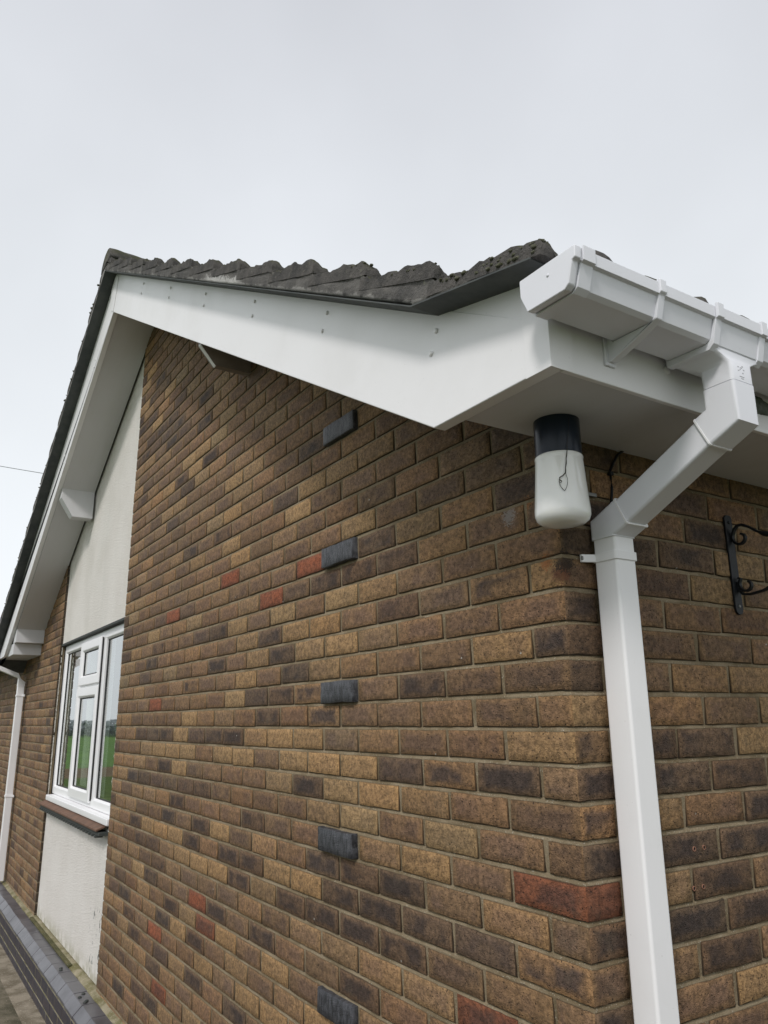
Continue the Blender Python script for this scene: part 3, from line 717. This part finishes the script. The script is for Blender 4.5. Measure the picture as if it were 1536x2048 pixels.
# ------------------------------------------------------------------ gutter
gut = empty('rain_gutter', (.345, 0, 1.03), 'white square section gutter with end cap along the near eaves', 'gutter', 'white gutters')
def gprof(o=0.0, top=0.0, drop=0.0):
    return [(.283 - o * .3, 1.098 + top), (.283 - o * .3, 1.064), (.300 - o * .6, 1.030 - o - drop), (.388 + o * .8, 1.028 - o - drop), (.398 + o, 1.034 - o * .5 - drop), (.4095 + o, 1.072), (.417 + o, 1.0745), (.418 + o, 1.098 + top)]
def gsolid(name, y0, y1, o, par, mat=PVCB, drop=0, top=0.0, hollow=True, bevel=.0018):
    P_ = gprof(o, top, drop)
    if hollow:
        I_ = gprof(o - .004 if o < .002 else .0006, top, 0)
        P_ = P_ + I_[::-1]
    return MBd().prism(P_, 'y', y0, y1).obj(name, mat, par, bevel=bevel)
gsolid('gutter_trough', -.330, .045, 0, gut); gsolid('gutter_trough', .20, 5.4, 0, gut)
cap = gsolid('end_cap', -.349, -.333, .003, gut, hollow=False, bevel=.0025)
c2_ = gsolid('cap_collar', -.329, -.299, .0045, cap, top=.004); c2_.matrix_parent_inverse = Matrix()
c3_ = gsolid('cap_web', -.334, -.328, .0, cap, hollow=False, bevel=0); c3_.matrix_parent_inverse = Matrix()
c4_ = MBd().lathe([(.003, 0), (.003, .0012), (.0005, .0016)], 0, 0, 12).obj('moulding_pip', PVCB, cap, smooth=True); c4_.data.transform(Matrix.Translation((.355, -.349, 1.072)) @ Matrix.Rotation(rad(90), 4, 'X')); c4_.matrix_parent_inverse = Matrix()
def bracket(y):
    P_ = gprof(.003, .005)
    arm = [(.281, 1.04), (.281, .992), (.292, .990), (.345, 1.006), (.404, 1.030), (.4155, 1.074), (.4215, 1.078), (.4215, 1.104), (.410, 1.104), (.4085, 1.079), (.3985, 1.036), (.390, 1.0275), (.300, 1.0285), (.288, 1.045)]
    b = MBd().prism(arm, 'y', y - .009, y + .009).obj('gutter_bracket', PVCB, gut, bevel=.002)
    f = box('bracket_foot', (.2802, .286, y - .017, y + .012, .983, 1.042), PVCB, b, bevel=.002); f.matrix_parent_inverse = Matrix()
bracket(-.118); bracket(.62); bracket(1.4); bracket(2.2)
# running outlet
ro = gsolid('running_outlet', .0435, .2015, .0045, gut, drop=.006)
for y0 in (.040, .186):
    r1 = gsolid('outlet_collar', y0, y0 + .019, .0075, ro, drop=.007, top=.006); r1.matrix_parent_inverse = Matrix()
def rr(x0, x1, y0, y1, z, c=.008, n=3):
    pts = []
    for (cx_, cy_, a0) in ((x1 - c, y1 - c, 0), (x0 + c, y1 - c, 90), (x0 + c, y0 + c, 180), (x1 - c, y0 + c, 270)):
        for k in range(n + 1): a = rad(a0 + 90 * k / n); pts.append((cx_ + c * math.cos(a), cy_ + c * math.sin(a), z))
    return pts
PX0, PX1, PY0, PY1 = .345, .410, .080, .145
f_ = MBd().loft([rr(.296, .400, .045, .200, 1.026, .012), rr(.299, .401, .047, .197, 1.018, .012), rr(.312, .404, .060, .176, 1.009, .012), rr(.328, .407, .071, .160, 1.001, .011), rr(.341, .4125, .0775, .148, .993, .009), rr(.343, .4125, .0775, .1475, .955, .008)]).obj('outlet_spigot', PVCB, ro, smooth=True, bevel=.0)
f_.matrix_parent_inverse = Matrix()
f_.data.set_sharp_from_angle(angle=rad(35)) if hasattr(f_.data, 'set_sharp_from_angle') else None
# faint raised moulding mark on the outlet (concentric rings and dashes)
mk = MBd()
for a in range(7):
    if a in (2, 5): continue
    t = rad(a * 51); mk.box(.4124, .4130, .108 + .009 * math.cos(t) - .0022, .108 + .009 * math.cos(t) + .0022, .981 + .009 * math.sin(t) - .0008, .981 + .009 * math.sin(t) + .0008)
for a, b, z in ((.101, .116, .9645), (.105, .113, .9605), (.106, .112, .984), (.104, .108, .980)): mk.box(.4124, .4130, a, b, z, z + .0012)
mo_ = mk.obj('moulded_mark', mat_plain('moulding_shadow', (.55, .55, .57), None, .5), ro); mo_.matrix_parent_inverse = Matrix()

# ------------------------------------------------------------------ near downpipe
dp = empty('downpipe', (.0445, .1225, G0), 'white square downpipe with angled offset beside the house corner', 'downpipe', 'white downpipes')
def sqloft(name, rings, mat, par, **k):
    o = MBd().loft(rings).obj(name, mat, par, smooth=True, **k)
    if hasattr(o.data, 'set_sharp_from_angle'): o.data.set_sharp_from_angle(angle=rad(38))
    wn = o.modifiers.new('wn', 'WEIGHTED_NORMAL'); wn.keep_sharp = True; wn.weight = 100
    return o
# inclined direction in the x-z plane
ddx, ddz = -.222, -.105; ln = math.hypot(ddx, ddz); ddx /= ln; ddz /= ln
def sect(cx_, cz_, ang, half, y0, y1, c=.007):
    """square ring whose normal lies in xz plane at ang; ang=0 -> horizontal ring (pipe vertical)"""
    pts = rr(-half, half, y0, y1, 0, c)
    ca, sa = math.cos(ang), math.sin(ang)
    return [(cx_ + p[0] * ca, p[1], cz_ + p[0] * sa) for p in pts]
tA = (.3775, .892)       # elbow centre above
inc = math.atan2(-ddx, -ddz)      # tilt from vertical
# ring normal of inclined pipe: pipe direction d; ring in-plane vector perpendicular to d
perp = (-ddz, ddx)                 # (x,z)
angI = math.atan2(perp[1], perp[0])
if math.cos(angI) < 0: angI += math.pi
half = .0325
bx_, bz_ = .0445, .0
# lower elbow centre: on vertical axis
tB_z = tA[1] + (bx_ - tA[0]) * ddz / ddx
tB = (bx_, tB_z)
def miter(cx_, cz_, a2, h, y0, y1, c): 
    am = a2 / 2; pts = rr(-h, h, y0, y1, 0, c); s = 1 / math.cos(am)
    return [(cx_ + p[0] * s * math.cos(am), p[1], cz_ + p[0] * s * math.sin(am)) for p in pts]
E2 = .0355
def P_at(t, o): return (o[0] + ddx * t, o[1] + ddz * t)
yA0, yA1 = PY0, PY1
u1 = sqloft('upper_bend', [sect(tA[0], .9535, 0, E2, yA0 - .003, yA1 + .003), miter(tA[0], tA[1], angI, E2, yA0 - .003, yA1 + .003, .008), sect(*P_at(.052, tA), angI, E2, yA0 - .003, yA1 + .003)], PVCB, dp)
yB0, yB1 = .090, .155
off = sqloft('offset_pipe', [sect(*P_at(.045, tA), angI, half, yA0, yA1), sect(*P_at(-.048, (tB[0], tB[1])), angI, half, yB0, yB1)], PVCB, dp)
u2 = sqloft('lower_bend', [sect(*P_at(-.062, tB), angI, E2, yB0 - .003, yB1 + .003), miter(tB[0], tB[1], angI, E2, yB0 - .003, yB1 + .003, .008), sect(tB[0], tB[1] - .024, 0, E2, yB0 - .003, yB1 + .003)], PVCB, dp)
ps = sqloft('straight_pipe', [sect(tB[0], tB[1] - .02, 0, half, yB0, yB1), sect(tB[0], G0 + .05, 0, half, yB0, yB1)], PVC, dp)
for (c_, a_, nm) in ((P_at(.052, tA), angI, 'socket_rim'),(P_at(-.062, tB), angI, 'socket_rim')):
    o = sqloft(nm, [sect(c_[0] - ddx * .002, c_[1] - ddz * .002, a_, E2 + .0012, yA0 + (.01 if c_[0] < .2 else 0) - .0042, yA1 + (.01 if c_[0] < .2 else 0) + .0042), sect(c_[0] + ddx * .0015, c_[1] + ddz * .0015, a_, E2 + .0012, yA0 + (.01 if c_[0] < .2 else 0) - .0042, yA1 + (.01 if c_[0] < .2 else 0) + .0042)], PVC, dp)
# clip: band round the pipe and a lug out to the screw on the wall
def clip(z, par, x0=.012, x1=.077, y0=.090, y1=.155, lug=-1):
    t = .0035; m = MBd()
    o_ = rr(x0 - t, x1 + t, y0 - t, y1 + t, 0, .008); zz = [z, z + .003, z + .017, z + .02]
    m.loft([[(p[0], p[1], z + (0 if i == 0 else .02)) for p in o_] for i in (0, 1)])
    o = m.obj('pipe_clip', PVC, par, smooth=False, bevel=.0012)
    l_ = MBd().prism([(.0012, y0 - .034), (.007, y0 - .034), (.010, y0 - .028), (.022, y0 + .0), (.016, y0 + .004), (.004, y0 - .02), (.0012, y0 - .022)], 'z', z + .001, z + .019).obj('clip_lug', PVC, o, bevel=.0012); l_.matrix_parent_inverse = Matrix()
    s_ = MBd().lathe([(.0078, 0), (.0078, .0012), (.0045, .0028), (.002, .0028), (.0015, .0018)], 0, 0, 16).obj('screw', STEEL, o, smooth=True)
    s_.data.transform(Matrix.Translation((.006, y0 - .028, z + .010)) @ Matrix.Rotation(rad(90), 4, 'Y')); s_.matrix_parent_inverse = Matrix()
clip(.658, dp); clip(-.9, dp)
# grey cement lump on the fascia behind the outlet, far side
bm = bmesh.new(); bmesh.ops.create_icosphere(bm, subdivisions=4, radius=1.0)
for v in bm.verts:
    k_ = 1 + .3 * noise.noise(v.co * 1.4) + .12 * noise.noise(v.co * 5); v.co = Vector((.279 + max(-.002, v.co.x * k_ * .010), .385 + v.co.y * k_ * .045, 1.012 + v.co.z * k_ * .022))
me = bpy.data.meshes.new('cement_lump'); bm.to_mesh(me); bm.free()
link('cement_lump', me, mat_plain('grey_cement', (.16, .17, .15), (.09, .11, .09), .95, 30, .9, .004, .1), fas, smooth=True).matrix_parent_inverse = Matrix()
# ------------------------------------------------------------------ far downpipe and gutter on the wing
dp2 = empty('downpipe', (-7.56, -.05, G0), 'white square downpipe on the far left brickwork beyond the window', 'downpipe', 'white downpipes')
fx = -7.565
def ringY(y, z, ang, h=.0325):          # offset in the y-z plane
    pts = rr(-h, h, fx - h, fx + h, 0, .006); return [(p[1], y + p[0] * math.cos(ang), z + p[0] * math.sin(ang)) for p in pts]
a_ = rad(-38)
sqloft('straight_pipe', [ringY(-.055, .73, 0), ringY(-.055, -1.13, 0)], PVC, dp2)
sqloft('lower_bend', [ringY(-.055, .69, 0, .0355), ringY(-.055, .745, rad(-30) , .038), ringY(-.085, .79, rad(-62), .0355)], PVC, dp2)
sqloft('offset_pipe', [ringY(-.078, .787, rad(-62)), ringY(-.30, .875, rad(-62))], PVC, dp2)
sqloft('upper_bend', [ringY(-.28, .868, rad(-62), .0355), ringY(-.345, .905, rad(-30), .038), ringY(-.35, .98, 0, .0355)], PVC, dp2)
for z in (.585, -.375):
    m = MBd().box(fx - .037, fx + .037, -.092, -.018, z, z + .02).box(fx + .037, fx + .075, -.03, -.018, z, z + .02)
    m.obj('pipe_clip', PVC, dp2, bevel=.001)
gut2 = empty('rain_gutter', (-9, -.35, 1.03), 'white gutter along the wing eaves at the far left edge', 'gutter', 'white gutters')
MBd().prism([(YF - .002, 1.1), (YF - .002, 1.06), (YF - .02, 1.03), (YF - .11, 1.03), (YF - .13, 1.07), (YF - .135, 1.1), (YF - .131, 1.1), (YF - .126, 1.07), (YF - .107, 1.034), (YF - .022, 1.034), (YF - .006, 1.062), (YF - .006, 1.1)], 'x', -10.9, -7.93).obj('gutter_trough', PVCB, gut2)

# ------------------------------------------------------------------ lamp and its cobweb
LX, LY = .064, -.053
lamp = empty('porch_lamp', (LX, LY, .95), 'bulkhead lamp with black collar and milky glass jar under the corner soffit', 'lamp')
MBd().lathe([(.0505, .9555), (.0505, .871), (.0495, .867), (.045, .867), (.045, .9555)], LX, LY, 64).obj('lamp_base', BLACK, lamp, smooth=True).data.set_sharp_from_angle(angle=rad(40))
jar = MBd().lathe([(.040, .874), (.0500, .8725), (.0525, .870), (.0528, .8665), (.0518, .864), (.0520, .860), (.0545, .82), (.0585, .765), (.0598, .749), (.0592, .738), (.0555, .7285), (.046, .7215), (.030, .718), (.012, .717), (.0005, .717)], LX, LY, 72).obj('glass_jar', OPAL, lamp, smooth=True)
def on_lamp(px_ang, r): return (LX + math.cos(px_ang) * r, LY + math.sin(px_ang) * r)
web = MBd()
vd = math.atan2(-1.2436 - LY, 1.2103 - LX)     # towards the viewer
pts = []
for t, (da, z) in enumerate([(.52, .948), (.50, .93), (.44, .905), (.36, .883), (.34, .872), (.30, .858), (.27, .85), (.25, .838), (.22, .83), (.20, .818), (.10, .812), (-.02, .808), (-.04, .80), (-.02, .79), (.05, .783), (.12, .778)]):
    r = .054 if z > .88 else .054 + (.878 - z) * .05 + .002; p = on_lamp(vd + da, r); pts.append((p[0], p[1], z))
web.tube(pts, [.0003, .0004, .0004, .0005, .0009, .0012, .0010, .0013, .0009, .0013, .0012, .001, .0008, .0007, .0007, .0005], 6)
pts = []
for da, z in [(.20, .818), (.25, .805), (.24, .795), (.20, .786), (.14, .78), (.12, .778)]:
    r = .054 + (.878 - z) * .05 + .002; p = on_lamp(vd + da, r); pts.append((p[0], p[1], z))
web.tube(pts, .0006, 6)
p = on_lamp(vd - .02, .0605); web.tube([(p[0], p[1], .803), (p[0] + .004, p[1] + .001, .799), (p[0] + .002, p[1], .795)], .0012, 6)
tag(web.obj('cobweb', WEB, None), 'dark dusty cobweb strand dangling over the lamp glass', 'cobweb')
fl = MBd().box(LX - .004, LX + .007, 0, .001, 0, .004).obj('lint', SEAL, lamp); p = on_lamp(vd + .02, .0508)
fl.data.transform(Matrix.Translation((p[0] - .003, p[1], .944)) @ Matrix.Rotation(rad(30), 4, 'Z') @ Matrix.Scale(.55, 4) @ Matrix.Translation((-LX, 0, 0)))

cb_ = MBd().tube([(.006, .232, .957), (.006, .212, .944), (.006, .192, .918), (.006, .180, .899), (.006, .179, .88), (.006, .180, .855), (.006, .174, .82), (.006, .150, .78)], .0032, 8)
cb_ = tag(cb_.obj('cable', IRON, None, smooth=True), 'short black cable running from the soffit down behind the near downpipe', 'cable')
for (a_0, a_1, z_) in ((.079, .125, .822), (.174, .186, .885)):
    q_ = box('cable_clip', (.0008, .006 if z_ < .85 else .0105, a_0, a_1, z_, z_ + .009), STEEL if z_ < .85 else IRON, cb_, bevel=.001); q_.matrix_parent_inverse = Matrix()
# ------------------------------------------------------------------ hanging basket bracket
hb = empty('basket_bracket', (.004, .632, .70), 'black wrought iron hanging basket bracket on the side wall', 'bracket')
bp_ = MBd(); oc = [(.617, .592), (.619, .583), (.625, .577), (.633, .575), (.641, .577), (.647, .583), (.649, .592), (.649, .836), (.646, .843), (.640, .846), (.625, .845), (.617, .838)]
bp_.prism(oc, 'x', .001, .007).obj('back_plate', IRON, hb, bevel=.001)
for z in (.597, .825):
    o = MBd().lathe([(.0045, 0), (.0045, .0012), (.002, .002)], 0, 0, 12).obj('fixing_screw', STEEL if z < .7 else IRON, hb, smooth=True); o.data.transform(Matrix.Translation((.007, .633, z)) @ Matrix.Rotation(rad(90), 4, 'Y'))
def scroll(cx_, cz_, r0, turns, a0, sgn, tail):
    pts = []
    n_ = 26
    for i in range(n_ + 1):
        t = i / n_; a = a0 + sgn * turns * 2 * math.pi * t; r = r0 * (.38 + .62 * t) ; pts.append((cx_ + r * math.cos(a), .637, cz_ + r * math.sin(a)))
    return pts + tail
def bar(pts, name, w=.011, th=.0058):
    pts = [Vector(p) for p in pts]; rings = []
    for i, p in enumerate(pts):
        t = (pts[min(i + 1, len(pts) - 1)] - pts[max(i - 1, 0)]).normalized(); n_ = Vector((-t.z, 0, t.x))
        rings.append([p + n_ * th / 2 + Y3 * w / 2, p - n_ * th / 2 + Y3 * w / 2, p - n_ * th / 2 - Y3 * w / 2, p + n_ * th / 2 - Y3 * w / 2])
    return MBd().loft(rings).obj(name, IRON, hb, bevel=.0008)
Y3 = Vector((0, 1, 0))
# top arm: curl, over and down-out to the tip; bottom brace: curl and out
top = scroll(.033, .779, .024, .80, rad(75), -1, [(.018, .637, .803), (.028, .637, .812), (.043, .637, .812), (.060, .637, .802), (.082, .637, .785), (.11, .637, .772), (.16, .637, .764), (.26, .637, .762), (.30, .637, .775), (.315, .637, .79)])
bar(top, 'scroll_arm')
low = scroll(.034, .652, .023, .80, rad(60), -1, [])
bar(low + [(.012, .637, .672)], 'scroll_end')
brc = [(.008, .637, .662), (.010, .637, .640), (.020, .637, .628), (.040, .637, .625), (.08, .637, .630), (.14, .637, .655), (.2, .637, .70), (.24, .637, .758)]
bar(brc, 'brace')
MBd().tube([(.085, .637, .783), (.098, .637, .776), (.105, .637, .7735), (.112, .637, .771), (.125, .637, .769)], [.003, .0065, .0075, .0065, .003], 10).obj('forged_knot', IRON, hb, smooth=True)

# ------------------------------------------------------------------ blue brick plinth in front of the wall
pl = empty('plinth_wall', (-4, -.08, G0), 'low blue engineering brick plinth with bevelled top along the foot of the gable', 'plinth')
XE = .10
def plin():
    cop = MBd(); fce = MBd(); x = XE; 
    while x > -10.5:
        a, b = x - .215, x; j = random.uniform(-.0015, .0015)
        cop.prism([(-.150 + j, -1.222), (-.150 + j, -1.206), (-.104 + j, -1.160), (-.030, -1.159 + j), (-.030, -1.222)], 'x', a, b)
        x -= .2185 + .0035
    cop.obj('bevelled_coping', BLUE2, pl, bevel=.003)
    for r_ in range(3):
        z1 = -1.232 - .075 * r_; x = XE - (.1125 if r_ % 2 else 0)
        while x > -10.5:
            fce.box(x - .215, x, -.148 + random.uniform(-.001, .001), -.05, z1 - .065, z1); x -= .225
    fce.obj('brick_course', BLUE3, pl, bevel=.002)
    MBd().box(-10.5, XE, -.1462, -.04, G0, -1.2225).box(-10.5, XE - .003, -.098, -.044, -1.2225, -1.166).obj('bedding_mortar', MFIL, pl)
    # mortar fillet at the wall
    m = MBd(); R_ = []
    for i in range(301):
        x = XE + (-10.5 - XE) * i / 300; q = nz(x, 0, 0, 9) * .006
        R_.append([(x, -.031 + q * 1.5, -1.170), (x, -.030 + q, -1.156), (x, -.016 + q, -1.150 + q * .6), (x, -.001, -1.142 + q), (x, .03, -1.140), (x, .03, -1.18)])
    m.loft(R_).obj('mortar_fillet', MFIL, pl, smooth=True)
plin()
MBd().box(-5.9, -4.4, -.036, -.010, -1.160, -1.1425).obj('mossy_joint', GREENM, pl, bevel=.004)
for (x, y) in ((-4.42, -.075), (-4.38, -.083), (-3.85, -.06), (-3.80, -.09), (-3.72, -.07), (-3.70, -.082)):
    o = MBd().lathe([(.010, -.004), (.011, .003), (.007, .006), (.001, .007)], x, y, 10).obj('debris_crumb', LEAD, pl, smooth=True); o.data.transform(Matrix.Translation((0, 0, -1.158)))
    
# ------------------------------------------------------------------ ground
def sheet(name, x0, x1, y0, y1, z, mat, nx=1, ny=1, amp=0):
    vs = [(x0 + (x1 - x0) * i / nx, y0 + (y1 - y0) * j / ny, z + (nz(x0 + (x1 - x0) * i / nx, y0 + (y1 - y0) * j / ny, 0, .12) * amp if amp else 0)) for i in range(nx + 1) for j in range(ny + 1)]
    fs = [(i * (ny + 1) + j, (i + 1) * (ny + 1) + j, (i + 1) * (ny + 1) + j + 1, i * (ny + 1) + j + 1) for i in range(nx) for j in range(ny)]
    return tag(MBd().add(vs, fs).obj(name, mat), kind='structure')
def mat_field(name, a, b, sc):
    g = G(name); n = g.noise(sc, 6, .7); n2 = g.noise(sc * .08, 3, .5)
    return g.done(g.mix(g.rng(n, .35, .65), g.mix(g.rng(n2, .4, .6), a, b), tuple(x * .6 for x in a)), .95, g.bump(g.noise(sc * 3, 4, .7), .8, .05), .2)
sheet('field', -1500, 1500, -1500, 1500, G0 - .012, mat_field('crop_field', (.10, .20, .045), (.13, .24, .05), 1.5))
sheet('driveway', -12, 14, -9, 12, G0 - .004, CONC)
PATHM = CONC.copy(); PATHM.name = 'brown_concrete_path'
for n_ in PATHM.node_tree.nodes:
    if n_.type == 'MIX':
        for q_ in (6, 7):
            c_ = n_.inputs[q_].default_value
            if not n_.inputs[q_].is_linked: n_.inputs[q_].default_value = (c_[0] * 1.55, c_[1] * 1.5, c_[2] * 1.5, 1)
sheet('path', -12, .9, -1.1, .05, G0, PATHM)
sheet('kerb', -12, .9, -.27, .04, G0 + .004, mat_mortar('pale_concrete', (.30, .26, .20), (.16, .135, .095), 90))
sheet('bare_soil', -33, -27, -80, 60, G0 - .008, mat_field('bare_soil', (.16, .11, .06), (.12, .10, .05), 2))
sheet('grass_verge', -27, -16, -80, 60, G0 - .008, mat_field('rough_grass', (.07, .12, .02), (.11, .15, .035), 3))
# ------------------------------------------------------------------ trees far behind, seen only in the glass
def wood(name, x, y0, y1, h, n, mat, label):
    m = MBd()
    for i in range(n):
        yy = random.uniform(y0, y1); hh = h * (.75 + .35 * nz(0, yy, 0, .06) + .15 * nz(3, yy, 0, .3)); z = G0 + random.random() ** .8 * hh; s_ = random.uniform(.15, .4) * h / 5
        c = Vector((x + random.uniform(-3, 3), yy, z)); a = Vector((random.uniform(-1, 1), random.uniform(-1, 1), random.uniform(-1, 1))).normalized(); b = a.cross(Vector((random.random(), random.random(), 1))).normalized()
        m.add([c - a * s_ - b * s_ * .6, c + a * s_ - b * s_ * .6, c + a * s_ * .7 + b * s_, c - a * s_ * .7 + b * s_], [(0, 1, 2, 3)])
    o = m.obj(name, mat); tag(o, label, name.replace('_', ' '), kind='stuff')
wood('far_hedge', -104, -75, 20, 1.15, 14000, mat_plain('hedge_leaves', (.07, .085, .075), None, .9), 'dark hedge at the far edge of the green field')
wood('distant_wood', -122, -95, 30, 2.9, 22000, mat_plain('hazy_wood', (.27, .30, .31), (.20, .23, .235), .9), 'wood beyond the far hedge with haze tinted into its grey')  # distance haze painted into the pale blue-grey wood colour
# overhead wire, top left
wr = MBd(); A0 = Vector((-20.18, 4.70, 7.42)); 
pa = Vector((1.2103, -1.2436, .3186)) + Vector((-1.0671, 0.0911, .3248)) * 17; pb = Vector((1.2103, -1.2436, .3186)) + Vector((-1.0411, .1401, .3148)) * 17.5
dv = (pb - pa); a1 = pa - dv * 9; b1 = pb + dv * 6
wr.tube([a1 + (b1 - a1) * t - Vector((0, 0, .25 * math.sin(math.pi * t))) + Vector((0, 0, .22)) for t in [i / 24 for i in range(25)]], .007, 6)
tag(wr.obj('overhead_wire', mat_plain('grey_cable', (.30, .31, .33), None, .6)), 'thin grey overhead wire crossing the sky behind the roof', 'wire')
